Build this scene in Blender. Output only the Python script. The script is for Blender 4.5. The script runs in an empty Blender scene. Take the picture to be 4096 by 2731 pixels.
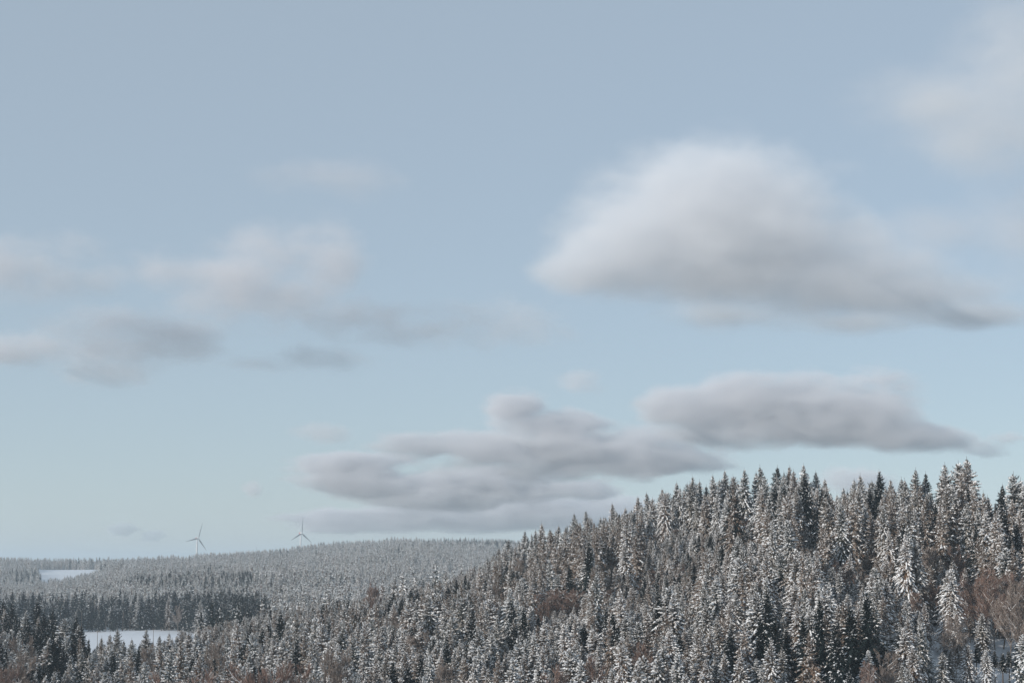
import bpy, math, random
import numpy as np

# ------------------------------------------------------------------ camera, sky, sun, exposure
sc = bpy.context.scene
COL = sc.collection
F = 6495.0                      # focal length in photograph pixels (4096 wide)
HORIZON = 2250.0                # photograph row of the eye-level horizon
PITCH = math.atan((HORIZON - 1365.5) / F)
cam_d = bpy.data.cameras.new("camera")
cam_d.lens = 36.0 * F / 4096.0
cam_d.sensor_width = 36.0
cam_d.clip_start = 1.0
cam_d.clip_end = 60000.0
cam = bpy.data.objects.new("camera", cam_d)
COL.objects.link(cam)
cam.rotation_euler = (math.pi / 2 + PITCH, 0, 0)
sc.camera = cam

SUN_AZ, SUN_EL = 236.0, 18.0    # clockwise from the view direction; behind the left shoulder
world = bpy.data.worlds.new("World")
sc.world = world
world.use_nodes = True
wn, wl = world.node_tree.nodes, world.node_tree.links
sky = wn.new("ShaderNodeTexSky")
sky.sky_type = 'NISHITA'
sky.sun_disc = False
sky.sun_elevation = math.radians(SUN_EL)
sky.sun_rotation = math.radians(SUN_AZ)
sky.altitude = 900
sky.air_density = 1.0
sky.dust_density = 0.7
sky.ozone_density = 3.0
veil = wn.new("ShaderNodeMix")               # clear sky seen through a thin, even veil of ice haze
veil.data_type = 'RGBA'
veil.blend_type = 'ADD'
veil.inputs["Factor"].default_value = 1.0
dim = wn.new("ShaderNodeVectorMath")
dim.operation = 'SCALE'
dim.inputs["Scale"].default_value = 0.35
wl.new(sky.outputs[0], dim.inputs[0])
wl.new(dim.outputs[0], veil.inputs["A"])
veil.inputs["B"].default_value = (2.60, 3.05, 3.38, 1)
wl.new(veil.outputs["Result"], wn["Background"].inputs[0])
wn["Background"].inputs[1].default_value = 0.12

sun_d = bpy.data.lights.new("sun", 'SUN')
sun_d.energy = 3.5
sun_d.angle = math.radians(0.53)
sun_d.color = (1.0, 0.93, 0.85)
sun = bpy.data.objects.new("sun", sun_d)
COL.objects.link(sun)
sun.rotation_euler = (math.radians(90 - SUN_EL), 0, math.pi - math.radians(SUN_AZ))

sc.view_settings.view_transform = 'Standard'
sc.view_settings.look = 'None'
sc.view_settings.exposure = 0.0
sc.view_settings.gamma = 1.0
sc.render.engine = 'CYCLES'
cy = sc.cycles
cy.use_denoising = True
cy.max_bounces = 8
cy.diffuse_bounces = 3
cy.glossy_bounces = 1
cy.transmission_bounces = 2
cy.volume_bounces = 5
cy.volume_step_rate = 6.0
cy.volume_max_steps = 256
cy.sample_clamp_indirect = 4.0

def ray(px, py):
    """direction through a photograph pixel, scaled to one metre of depth along +Y"""
    a, b = (px - 2048.0) / F, (1365.5 - py) / F
    c, s = math.cos(PITCH), math.sin(PITCH)
    dy, dz = c - b * s, s + b * c
    return a / dy, dz / dy

def at(px, py, Y):
    x, z = ray(px, py)
    return (x * Y, Y, z * Y)

def tag(o, label=None, cat=None, group=None, kind=None):
    if label: o["label"] = label
    if cat: o["category"] = cat
    if group: o["group"] = group
    if kind: o["kind"] = kind
    return o
# ------------------------------------------------------------------ materials
def mat_nodes(name):
    m = bpy.data.materials.new(name)
    m.use_nodes = True
    return m, m.node_tree.nodes, m.node_tree.links, m.node_tree.nodes["Principled BSDF"]

def mix_material(name, c0, c1, scale, rough=0.9, per_object=None, detail=3.0, bump=0.0):
    """two-tone noise colour; per_object = (third colour, power) blends by the random number of each tree"""
    m, n, l, p = mat_nodes(name)
    tc = n.new("ShaderNodeTexCoord")
    nz = n.new("ShaderNodeTexNoise")
    nz.inputs["Scale"].default_value = scale
    nz.inputs["Detail"].default_value = detail
    l.new(tc.outputs["Object"], nz.inputs["Vector"])
    mx = n.new("ShaderNodeMix"); mx.data_type = 'RGBA'
    mx.inputs["A"].default_value = (*c0, 1); mx.inputs["B"].default_value = (*c1, 1)
    l.new(nz.outputs[0], mx.inputs["Factor"])
    last = mx.outputs["Result"]
    if per_object:
        oi = n.new("ShaderNodeObjectInfo")
        pw = n.new("ShaderNodeMath"); pw.operation = 'POWER'; pw.inputs[1].default_value = per_object[1]
        l.new(oi.outputs["Random"], pw.inputs[0])
        m2 = n.new("ShaderNodeMix"); m2.data_type = 'RGBA'
        m2.inputs["B"].default_value = (*per_object[0], 1)
        l.new(last, m2.inputs["A"]); l.new(pw.outputs[0], m2.inputs["Factor"])
        last = m2.outputs["Result"]
    l.new(last, p.inputs["Base Color"])
    p.inputs["Roughness"].default_value = rough
    p.inputs["Specular IOR Level"].default_value = 0.15
    if bump:
        b = n.new("ShaderNodeBump"); b.inputs["Strength"].default_value = bump; b.inputs["Distance"].default_value = 0.3
        l.new(nz.outputs[0], b.inputs["Height"]); l.new(b.outputs[0], p.inputs["Normal"])
    return m

M_NEEDLE = mix_material("spruce_needles", (0.018, 0.033, 0.031), (0.036, 0.052, 0.043), 0.9, per_object=((0.17, 0.105, 0.066), 1.5))
M_LARCH = mix_material("larch_twigs", (0.14, 0.092, 0.064), (0.24, 0.17, 0.125), 0.7)
M_NEEDLE_DARK = mix_material("dark_spruce_needles", (0.010, 0.018, 0.020), (0.020, 0.030, 0.029), 0.9)
M_BARK = mix_material("conifer_bark", (0.085, 0.066, 0.052), (0.16, 0.125, 0.10), 2.5)
M_SNOW = mix_material("clinging_snow", (0.82, 0.83, 0.84), (0.90, 0.90, 0.90), 1.3, rough=0.6)
M_FROST = mix_material("frosted_twigs", (0.36, 0.315, 0.275), (0.64, 0.60, 0.555), 1.6)
M_LIMB = mix_material("beech_limbs", (0.17, 0.135, 0.11), (0.28, 0.235, 0.20), 1.6)
M_TWIG = mix_material("red_brown_twigs", (0.17, 0.104, 0.082), (0.28, 0.192, 0.156), 0.35)
M_TWIG_GREY = mix_material("grey_brown_twigs", (0.18, 0.135, 0.11), (0.30, 0.25, 0.22), 0.35)
M_GROUND = mix_material("snow_ground", (0.62, 0.65, 0.69), (0.72, 0.74, 0.77), 0.02, rough=0.7, detail=8.0, bump=0.25)
def far_land(m):
    """land beyond the modelled forest is wooded: darker than open snow"""
    n, l = m.node_tree.nodes, m.node_tree.links
    p = n["Principled BSDF"]
    old = p.inputs["Base Color"].links[0].from_socket
    ln = n.new("ShaderNodeVectorMath"); ln.operation = 'LENGTH'
    l.new([x for x in n if x.type == 'TEX_COORD'][0].outputs["Object"], ln.inputs[0])
    mr = n.new("ShaderNodeMapRange"); mr.inputs["From Min"].default_value = 4700; mr.inputs["From Max"].default_value = 5600
    l.new(ln.outputs["Value"], mr.inputs["Value"])
    mx = n.new("ShaderNodeMix"); mx.data_type = 'RGBA'; mx.inputs["B"].default_value = (.20, .21, .21, 1)
    l.new(old, mx.inputs["A"]); l.new(mr.outputs[0], mx.inputs["Factor"]); l.new(mx.outputs["Result"], p.inputs["Base Color"])
far_land(M_GROUND)

# ------------------------------------------------------------------ mesh helpers
def tri_mesh(name, tris, mat):
    """tris: array (n,3,3), or a list of (array, material) for several"""
    parts = tris if isinstance(tris, list) else [(tris, mat)]
    allt = np.concatenate([np.asarray(t, dtype=np.float32) for t, _ in parts])
    me = bpy.data.meshes.new(name)
    nt = len(allt)
    me.vertices.add(nt * 3); me.loops.add(nt * 3); me.polygons.add(nt)
    me.vertices.foreach_set("co", allt.reshape(-1))
    me.loops.foreach_set("vertex_index", np.arange(nt * 3, dtype=np.int32))
    me.polygons.foreach_set("loop_start", np.arange(0, nt * 3, 3, dtype=np.int32))
    mats, idx = [], []
    for t, m in parts:
        if m not in mats: mats.append(m)
        idx.append(np.full(len(t), mats.index(m), dtype=np.int32))
    for m in mats: me.materials.append(m)
    me.polygons.foreach_set("material_index", np.concatenate(idx))
    me.update(calc_edges=True)
    return me

def tubes(p0, p1, r0, r1, sides=3, up=(0.31, 0.17, 0.93)):
    """tapered tubes between point arrays -> triangles"""
    p0, p1 = np.asarray(p0, float), np.asarray(p1, float)
    r0, r1 = np.asarray(r0, float)[:, None], np.asarray(r1, float)[:, None]
    d = p1 - p0
    d /= np.maximum(np.linalg.norm(d, axis=1, keepdims=True), 1e-6)
    u = np.cross(d, np.array(up)); u /= np.maximum(np.linalg.norm(u, axis=1, keepdims=True), 1e-6)
    v = np.cross(d, u)
    out = []
    for i in range(sides):
        a, b = 2 * math.pi * i / sides, 2 * math.pi * (i + 1) / sides
        ea, eb = u * math.cos(a) + v * math.sin(a), u * math.cos(b) + v * math.sin(b)
        A, B, C, D = p0 + ea * r0, p0 + eb * r0, p1 + eb * r1, p1 + ea * r1
        out += [np.stack([A, B, C], 1), np.stack([A, C, D], 1)]
    return np.concatenate(out)

def obj(name, me, parent=None, loc=None):
    o = bpy.data.objects.new(name, me)
    COL.objects.link(o)
    if parent is not None: o.parent = parent
    if loc is not None: o.location = loc
    return o

# ------------------------------------------------------------------ conifers
def conifer_arrays(seed, H=25.0, R=3.0, base=0.12, gap=0.42, per=6, K=7, snow=0.6, frost=0.25, droop=0.30, size=1.0, power=0.92, ragged=0.25):
    rg = np.random.default_rng(seed)
    z0 = H * base
    zs, z = [], z0
    while z < H - 0.25:
        t = (H - z) / (H - z0)
        n = per if t > 0.15 else max(3, per - 2)
        a0 = rg.uniform(0, 6.28)
        for i in range(n):
            zs.append((z + rg.normal(0, gap * 0.3), a0 + i * 6.283 / n + rg.normal(0, 0.28), t))
        z += gap * rg.uniform(0.75, 1.25) * (0.55 + 0.45 * min(1, t * 3))
    zs = np.array(zs)
    bz, az, t = zs[:, 0], zs[:, 1], np.clip(zs[:, 2], 0.0, 1)
    nB = len(zs)
    lop = 1.0 + 0.22 * np.sin(az * 1.0 + rg.uniform(0, 6)) * np.sin(bz * 0.35 + rg.uniform(0, 6))
    prof = np.where(t < 0.7, (t / 0.7) ** power, 1 - 0.2 * (t - 0.7) / 0.3)
    L = (0.16 + R * prof) * rg.uniform(1 - ragged * 1.3, 1 + ragged, nB) * lop
    inc = 0.75 - 1.15 * np.minimum(1, t * 2.2) + rg.normal(0, 0.10, nB)
    dr = droop * np.minimum(1, t * 3) * rg.uniform(0.7, 1.4, nB)
    rad = np.stack([np.cos(az), np.sin(az), np.zeros(nB)], 1)
    s = (np.arange(K) + 0.7) / K
    s = s[None, :] + rg.normal(0, 0.05, (nB, K))
    s = np.clip(s, 0.06, 1.0)
    def pt(s_):
        h = L[:, None] * s_
        zz = L[:, None] * (inc[:, None] * s_ - dr[:, None] * s_ ** 2 + 0.12 * s_ ** 4)
        return rad[:, None, :] * h[..., None] + np.stack([np.zeros_like(h), np.zeros_like(h), bz[:, None] + zz], -1)
    P = pt(s)
    T = pt(np.minimum(s + 0.06, 1.06)) - P
    T /= np.maximum(np.linalg.norm(T, axis=-1, keepdims=True), 1e-6)
    S = np.cross(T, np.array([0, 0, 1.0])); S /= np.maximum(np.linalg.norm(S, axis=-1, keepdims=True), 1e-6)
    U = np.cross(S, T)
    P, T, S, U = [a.reshape(-1, 3) for a in (P, T, S, U)]
    sf, Lf, tf = s.reshape(-1), np.repeat(L, K), np.repeat(t, K)
    n = len(P)
    need, fro = [], []
    bl = size * (0.28 + 0.30 * np.minimum(Lf, 3.0) * (1.15 - sf * 0.55)) * 0.72
    bl = bl * (0.4 + 0.6 * np.minimum(1, tf * 7))
    for side, fw, dn in ((1, .6, -.28), (-1, .6, -.28), (1, .25, -.75), (-1, .25, -.75), (0, 1.0, -.15)):
        d = S * side + T * (fw + rg.normal(0, .2, n))[:, None] + np.array([0, 0, 1.0]) * (dn + rg.normal(0, .16, n))[:, None]
        d /= np.linalg.norm(d, axis=1, keepdims=True)
        ln = bl * rg.uniform(0.65, 1.3, n)
        w = ln * 0.24 + 0.05 * size
        wd = np.cross(d, U); wd /= np.maximum(np.linalg.norm(wd, axis=1, keepdims=True), 1e-6)
        wd = wd * 0.8 + T * rg.normal(0, .5, n)[:, None]
        q = P + rg.normal(0, .05 * size, (n, 3))
        tri = np.stack([q - wd * w[:, None], q + wd * w[:, None], q + d * ln[:, None]], 1)
        fr = rg.random(n) < frost
        need.append(tri[~fr]); fro.append(tri[fr])
    # spine of every branch
    need.append(tubes(pt(np.full((nB, 1), .0))[:, 0], pt(np.full((nB, 1), .85))[:, 0], np.full(nB, .03 + .02 * size), np.full(nB, .012 * size), 3))
    # snow pads along the branches, heavier towards the tips
    clump = 0.5 + 0.5 * np.sin(np.repeat(az, K) * 2.0 + np.repeat(bz, K) * 0.9 + rg.uniform(0, 6))
    keep = rg.random(n) < 1.12 * snow * (0.45 + 0.55 * sf) * (0.55 + 0.75 * clump) * np.clip(0.35 + tf * 4.0, 0, 1)
    p, tt, ss, uu, lf = P[keep], T[keep], S[keep], U[keep], Lf[keep]
    m = len(p)
    a = size * (0.17 + 0.11 * np.minimum(lf, 3.2)) * rg.uniform(0.6, 1.5, m)
    b = size * (0.105 + 0.052 * np.minimum(lf, 3.2)) * rg.uniform(0.6, 1.5, m)
    h = size * 0.135 * rg.uniform(0.6, 1.5, m)
    apex = p + uu * h[:, None] + np.array([0, 0, 0.05 * size])
    ring = []
    ns = 6
    for i in range(ns):
        ang = 2 * math.pi * i / ns + 0.3
        jit = rg.uniform(.75, 1.25, m)
        ring.append(p + tt * (a * math.cos(ang) * jit)[:, None] + ss * (b * math.sin(ang) * jit)[:, None] - np.array([0, 0, 1.0]) * (h * rg.uniform(.3, 1.1, m))[:, None])
    sn = [np.stack([ring[i], ring[(i + 1) % ns], apex], 1) for i in range(ns)]
    snow_t = np.concatenate(sn)
    # trunk
    kk = 7
    hz = np.linspace(0, H, kk)
    hz[-1] = H + 0.9
    rr = (0.011 * H) * np.clip(1 - hz / H, 0, 1) ** 0.8 + 0.03
    c = np.stack([np.zeros(kk), np.zeros(kk), hz], 1)
    trunk = tubes(c[:-1], c[1:], rr[:-1], rr[1:], 6)
    return dict(trunk=trunk, needles=np.concatenate(need), frost=np.concatenate(fro), snow=snow_t, H=H)

SPECS = [   # seed, H, R, base, snow, frost, droop, kind
    dict(seed=1, H=25, R=4.5, base=.08, snow=.62, frost=.26, droop=.30),
    dict(seed=2, H=24, R=4.0, base=.10, snow=.50, frost=.34, droop=.26),
    dict(seed=3, H=26, R=4.9, base=.08, snow=.72, frost=.30, droop=.38),
    dict(seed=4, H=23, R=4.3, base=.06, snow=.85, frost=.34, droop=.42),
    dict(seed=5, H=25, R=3.7, base=.2, snow=.42, frost=.40, droop=.22, ragged=.4),
    dict(seed=6, H=27, R=4.6, base=.14, snow=.56, frost=.24, droop=.30, ragged=.35),
    dict(seed=7, H=22, R=4.8, base=.05, snow=.78, frost=.22, droop=.36, power=.75),
    dict(seed=8, H=24, R=4.1, base=.10, snow=.34, frost=.48, droop=.24, ragged=.45),
]
DARK_SPECS = [
    dict(seed=21, H=25, R=4.5, base=.10, snow=.09, frost=.03, droop=.26),
    dict(seed=22, H=26, R=4.1, base=.12, snow=.05, frost=.02, droop=.22),
    dict(seed=23, H=24, R=4.9, base=.06, snow=.14, frost=.05, droop=.32),
]
POLE_SPECS = [  # forest-edge trees with bare lower trunks
    dict(seed=31, H=24, R=2.1, base=.55, snow=.12, frost=.06, droop=.20, per=5),
    dict(seed=32, H=23, R=2.3, base=.48, snow=.10, frost=.05, droop=.24, per=5),
]
def build_kind(specs, needle, tagname, **kw):
    out = []
    for sp in specs:
        a = conifer_arrays(**{**sp, **kw})
        out.append(dict(H=a["H"],
                        trunk=tri_mesh("trunk", a["trunk"], M_BARK),
                        crown=tri_mesh("crown", [(a["needles"], needle), (a["frost"], M_FROST)], None),
                        snow=tri_mesh("snow", a["snow"], M_SNOW),
                        whole=tri_mesh(tagname, [(a["trunk"], M_BARK), (a["needles"], needle), (a["frost"], M_FROST), (a["snow"], M_SNOW)], None)))
    return out
LARCH_SPECS = [   # brown, thin-twigged conifers among the spruces
    dict(seed=41, H=24, R=3.6, base=.18, snow=.20, frost=.42, droop=.20, ragged=.5, per=5, K=7),
    dict(seed=42, H=25, R=3.2, base=.25, snow=.14, frost=.36, droop=.14, ragged=.6, per=5, K=7),
    dict(seed=43, H=23, R=4.0, base=.12, snow=.28, frost=.48, droop=.26, ragged=.5, per=5, K=7),
]
SPRUCE = build_kind(SPECS, M_NEEDLE, "snowy_spruce")
LARCH = build_kind(LARCH_SPECS, M_LARCH, "brown_larch")
DARK = build_kind(DARK_SPECS, M_NEEDLE_DARK, "dark_spruce")
POLE = build_kind(POLE_SPECS, M_NEEDLE_DARK, "pole_spruce")

def far_meshes(specs, needle, tagname, **kw):
    r = []
    for sp in specs:
        a = conifer_arrays(**{**sp, **kw})
        r.append(dict(H=a["H"], whole=tri_mesh(tagname, [(a["trunk"], M_BARK), (a["needles"], needle), (a["frost"], M_FROST), (a["snow"], M_SNOW)], None)))
    return r
FAR = far_meshes([{**sp, "snow": sp["snow"] * .95, "frost": sp["frost"] * 1.0} for sp in SPECS], M_NEEDLE, "far_spruce", gap=1.05, per=5, K=3, size=1.8)
FAR_DARK = far_meshes(DARK_SPECS, M_NEEDLE_DARK, "far_dark_spruce", gap=1.05, per=5, K=3, size=1.9)

# ------------------------------------------------------------------ leafless broadleaf trees
def bare_arrays(seed, H=19.0, leaders=2, low=0.28, spread=0.40, limbs=24, trunk_r=0.21, lift=0.9):
    rg = np.random.default_rng(seed)
    tr, li, br, tw = [], [], [], []          # segments p0, p1, r0, r1
    def curve(p, d, ln, n, r0, r1, up, store):
        pts = [np.array(p, float)]; d = np.array(d, float)
        for i in range(n):
            d = d + rg.normal(0, .09, 3) + np.array([0, 0, up]); d /= np.linalg.norm(d)
            pts.append(pts[-1] + d * ln / n)
            f0, f1 = i / n, (i + 1) / n
            store.append((pts[-2], pts[-1], r0 + (r1 - r0) * f0, r0 + (r1 - r0) * f1))
        return pts
    base = curve((0, 0, 0), (0, 0, 1), H * low, 3, trunk_r, trunk_r * .8, .05, tr)
    stems = []
    a0 = rg.uniform(0, 6.28)
    for k in range(leaders):
        a = a0 + k * 6.283 / leaders
        sp = 0.0 if leaders == 1 else rg.uniform(.18, .34)
        stems.append(curve(base[-1], (math.cos(a) * sp, math.sin(a) * sp, 1), H * (1 - low) * rg.uniform(.82, .95), 6,
                           trunk_r * (.75 if leaders == 1 else .6), .035, .05, tr))
    def along(pts, f):
        x = f * (len(pts) - 1); i = min(int(x), len(pts) - 2)
        d = pts[i + 1] - pts[i]
        return pts[i] + d * (x - i), d / np.linalg.norm(d)
    def side_dir(d, amt, up):
        q = rg.normal(0, 1, 3); q -= q.dot(d) * d; q /= np.linalg.norm(q)
        v = d + q * amt + np.array([0, 0, up]); return v / np.linalg.norm(v)
    az = rg.uniform(0, 6.28)
    for k in range(limbs):
        st = stems[k % leaders]
        u = rg.uniform(0.0, .92)
        p, d = along(st, u)
        az += 2.4 + rg.normal(0, .3)
        out = np.array([math.cos(az), math.sin(az), 0])
        v = out * spread * 2 + d * lift * rg.uniform(.5, 1.1); v /= np.linalg.norm(v)
        ln = H * .40 * (1 - u * .62) * rg.uniform(.7, 1.15)
        r = (.085 - .05 * u) * H / 19
        lp = curve(p, v, ln, 4, r, .022, .10, li)
        for _ in range(11):
            f = rg.uniform(.22, 1.0)
            p2, d2 = along(lp, f)
            bl = ln * .42 * (1.15 - f * .6) * rg.uniform(.6, 1.2)
            bp = curve(p2, side_dir(d2, rg.uniform(.4, .95), .25), bl, 2, .030, .014, .08, br)
            for _ in range(7):
                f3 = rg.uniform(.15, 1.0)
                p3, d3 = along(bp, f3)
                tw.append((p3, side_dir(d3, rg.uniform(.3, .9), .28), rg.uniform(.5, 1.35) * (bl / 2.0 + .35)))
    def seg(l):
        return [np.array([x[i] for x in l]) for i in range(4)]
    T, Lm, B = seg(tr), seg(li), seg(br)
    q = np.array([x[0] for x in tw]); dd = np.array([x[1] for x in tw]); ln = np.array([x[2] for x in tw])[:, None]
    n = len(q)
    def blades(q, dd, ln, w):
        sd = np.cross(dd, rg.normal(0, 1, dd.shape)); sd /= np.linalg.norm(sd, axis=1, keepdims=True)
        return np.stack([q - sd * w, q + sd * w, q + dd * ln], 1)
    fine = [blades(q, dd, ln, .042)]
    for _ in range(4):
        f = rg.random((n, 1))
        d4 = dd + rg.normal(0, .42, dd.shape) + np.array([0, 0, .15]); d4 /= np.linalg.norm(d4, axis=1, keepdims=True)
        fine.append(blades(q + dd * ln * f * .8, d4, ln * rg.uniform(.35, .8, (n, 1)), .038))
    fine = np.concatenate(fine)
    fr = rg.random(len(fine)) < .10
    up = np.array([0, 0, 1.0])
    P0, P1, R0, R1 = [np.concatenate([a, b]) for a, b in zip(Lm, B)]
    d = P1 - P0
    hor = 1 - np.abs(d[:, 2]) / np.linalg.norm(d, axis=1)
    sn = (hor > .2) & (rg.random(len(hor)) < .7)
    snow = tubes(P0[sn] + up * (R0[sn] * .7 + .015)[:, None], P1[sn] + up * (R1[sn] * .7 + .015)[:, None], R0[sn] * .7 + .022, R1[sn] * .7 + .016, 4)
    return dict(trunk=tubes(*T, 7), limb=tubes(*Lm, 5), twig=np.concatenate([tubes(*B, 3), fine[~fr]]), frost=fine[fr], snow=snow, H=H)

BARE = []
for sp in (dict(seed=101), dict(seed=102, spread=.52, leaders=3, low=.2, limbs=28), dict(seed=103, spread=.42, H=21, leaders=1, low=.24, limbs=32), dict(seed=104, spread=.58, H=15, low=.12, leaders=3, limbs=30), dict(seed=105, spread=.5, H=20, leaders=1, low=.2, lift=.6, limbs=30)):
    a = bare_arrays(**sp)
    for tw, nm in ((M_TWIG, "red"), (M_TWIG_GREY, "grey")):
        BARE.append(dict(H=a["H"], tone=nm, trunk=tri_mesh("trunk", np.concatenate([a["trunk"], a["limb"]]), M_LIMB),
                         crown=tri_mesh("crown", [(a["twig"], tw), (a["frost"], M_FROST)], None), snow=tri_mesh("snow", a["snow"], M_SNOW)))
# ------------------------------------------------------------------ terrain
CT = math.cos(PITCH)
def u_of(px): return (px - 2048.0) / F * CT
def row_z(py, Y): return ray(2048, py)[1] * Y
def project(x, y, z):
    c, s = math.cos(PITCH), math.sin(PITCH)
    w = y * c + z * s
    return 2048 + F * x / w, 1365.5 - F * (-y * s + z * c) / w

near = [(0, -2), (40, -6), (110, -26), (200, -50), (250, -54)]
TABLE = {   # photograph column : (depth, height) pairs, eye level = 0
    -900: near + [(300, -52), (560, -46), (700, -42), (820, -56), (1250, -54), (1330, -52), (2300, -58), (2900, -40), (3400, -14), (3500, -13), (3640, -20), (4300, -44), (4800, -72), (7000, -90), (13000, -100), (30000, -110)],
    0:    near + [(300, -52), (560, -47), (690, -43), (820, -54), (1250, -54), (1330, -52), (2300, -58), (2900, -36), (3000, -28), (3400, -14), (3500, -13), (3640, -20), (4300, -44), (4800, -72), (7000, -90), (13000, -100), (30000, -110)],
    300:  near + [(300, -52), (560, -50), (640, -50), (900, -53), (1250, -53), (1330, -52), (2300, -58), (2900, -36), (3000, -28.5), (3400, -14), (3500, -13), (3640, -20), (4300, -44), (4800, -72), (7000, -90), (13000, -100), (30000, -110)],
    480:  near + [(300, -51), (560, -49.5), (670, -49), (900, -52.5), (1250, -52), (1330, -51.5), (1480, -49), (1800, -42), (2200, -35), (2900, -28), (3400, -13), (3500, -12), (3640, -19), (4300, -42), (4800, -70), (7000, -90), (13000, -100), (30000, -110)],
    750:  near + [(300, -50), (560, -49), (700, -47), (900, -52), (1250, -51), (1330, -51), (1480, -48), (1800, -37), (2200, -29), (2700, -22), (3300, -12), (3450, -9), (3600, -15), (4300, -40), (4800, -70), (7000, -90), (13000, -100), (30000, -110)],
    1000: near + [(300, -48), (560, -46), (740, -44), (900, -54), (1250, -52), (1480, -48), (1800, -36), (2200, -27), (2700, -19), (3400, -6), (3500, -3), (3700, -10), (4300, -36), (4800, -70), (7000, -90), (13000, -100), (30000, -110)],
    1250: near + [(300, -46), (560, -42), (760, -40), (900, -54), (1250, -58), (1480, -49), (1800, -36), (2300, -26), (2900, -10), (3500, 12), (3700, 19), (3850, 14), (4300, -14), (4900, -50), (7000, -90), (13000, -100), (30000, -110)],
    1600: near + [(300, -43), (560, -36), (770, -32), (920, -52), (1250, -60), (1480, -52), (1900, -40), (2400, -18), (3000, 6), (3500, 24), (3700, 32), (3850, 27), (4300, 0), (5000, -30), (7000, -90), (13000, -100), (30000, -110)],
    2000: near + [(300, -40), (520, -28), (720, -15), (900, -46), (1250, -60), (1500, -56), (2300, -36), (2900, -8), (3500, 22), (3700, 29), (3850, 24), (4300, 0), (5000, -30), (7000, -90), (13000, -100), (30000, -110)],
    2400: near + [(300, -37), (480, -20), (660, 0), (860, -36), (1250, -60), (1500, -56), (2300, -40), (2900, -14), (3500, 10), (3900, 20), (4300, 18), (5000, -30), (7000, -90), (13000, -100), (30000, -110)],
    2800: near + [(300, -33), (440, -13), (600, 8), (820, -26), (1250, -60), (1500, -56), (2300, -46), (2900, -26), (3500, 0), (3900, 6), (4300, 0), (5000, -50), (7000, -90), (13000, -100), (30000, -110)],
    3200: near + [(300, -29), (420, -9), (540, 8), (760, -24), (1250, -60), (2300, -56), (3900, -30), (5000, -70), (7000, -90), (13000, -100), (30000, -110)],
    3600: near + [(300, -27), (390, -11), (480, 3), (700, -26), (1250, -60), (2300, -56), (3900, -40), (5000, -70), (7000, -90), (13000, -100), (30000, -110)],
    4096: near + [(300, -25.8), (350, -21), (430, -1), (660, -28), (1250, -60), (2300, -56), (3900, -40), (5000, -70), (7000, -90), (13000, -100), (30000, -110)],
    5000: near + [(300, -24), (350, -19), (430, 2), (660, -28), (1250, -60), (2300, -56), (3900, -40), (5000, -70), (7000, -90), (13000, -100), (30000, -110)],
}
COLS = sorted(TABLE)
YS = np.concatenate([np.arange(0, 1400, 10.0), np.arange(1400, 5200, 40.0), np.arange(5200, 30001, 400.0)])
GRID = np.stack([np.interp(YS, [p[0] for p in TABLE[c]], [p[1] for p in TABLE[c]]) for c in COLS])
for _ in range(2):                                    # soften the kinks
    GRID[:, 1:-1] = (GRID[:, :-2] + 2 * GRID[:, 1:-1] + GRID[:, 2:]) / 4
FINE = np.linspace(COLS[0], COLS[-1], 119)
def smooth_cols(v):
    k = np.array([1, 2, 3, 2, 1]) / 9
    return np.convolve(np.pad(v, 2, mode='edge'), k, mode='valid')
G2 = np.stack([np.interp(FINE, COLS, GRID[:, j]) for j in range(len(YS))], 1)
G2 = np.stack([smooth_cols(G2[:, j]) for j in range(len(YS))], 1)

def ground(px, Y):
    """height of the ground at photograph column px and depth Y (arrays)"""
    px = np.clip(np.asarray(px, float), FINE[0], FINE[-1]); Y = np.clip(np.asarray(Y, float), 0, YS[-1])
    i = np.clip(np.searchsorted(FINE, px) - 1, 0, len(FINE) - 2); f = (px - FINE[i]) / (FINE[i + 1] - FINE[i])
    j = np.clip(np.searchsorted(YS, Y) - 1, 0, len(YS) - 2); g = (Y - YS[j]) / (YS[j + 1] - YS[j])
    z = (G2[i, j] * (1 - f) + G2[i + 1, j] * f) * (1 - g) + (G2[i, j + 1] * (1 - f) + G2[i + 1, j + 1] * f) * g
    x = u_of(px) * Y
    far = np.clip((Y - 1450) / 300, 0, 1) * np.clip((4600 - Y) / 400, 0, 1) * np.where((px > 120) & (px < 430) & (Y > 2850), .15, 1.0)
    z = z + far * (4.5 * np.sin(Y / 62.0 + 1.6 * np.sin(x / 170.0) + x / 310.0) + 2.5 * np.sin(Y / 31.0 - x / 120.0))
    fieldw = np.clip((Y - 760) / 80, 0, 1) * np.clip((1250 - Y) / 60, 0, 1)
    z = z + fieldw * (1.6 * np.sin(Y / 38.0 + x / 90.0) + .5 * np.sin(x / 23.0 + Y / 31.0))
    return z + 0.5 * np.sin(x * .043 + 1.3) * np.sin(Y * .037) * np.clip(Y / 200, 0, 1)

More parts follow.
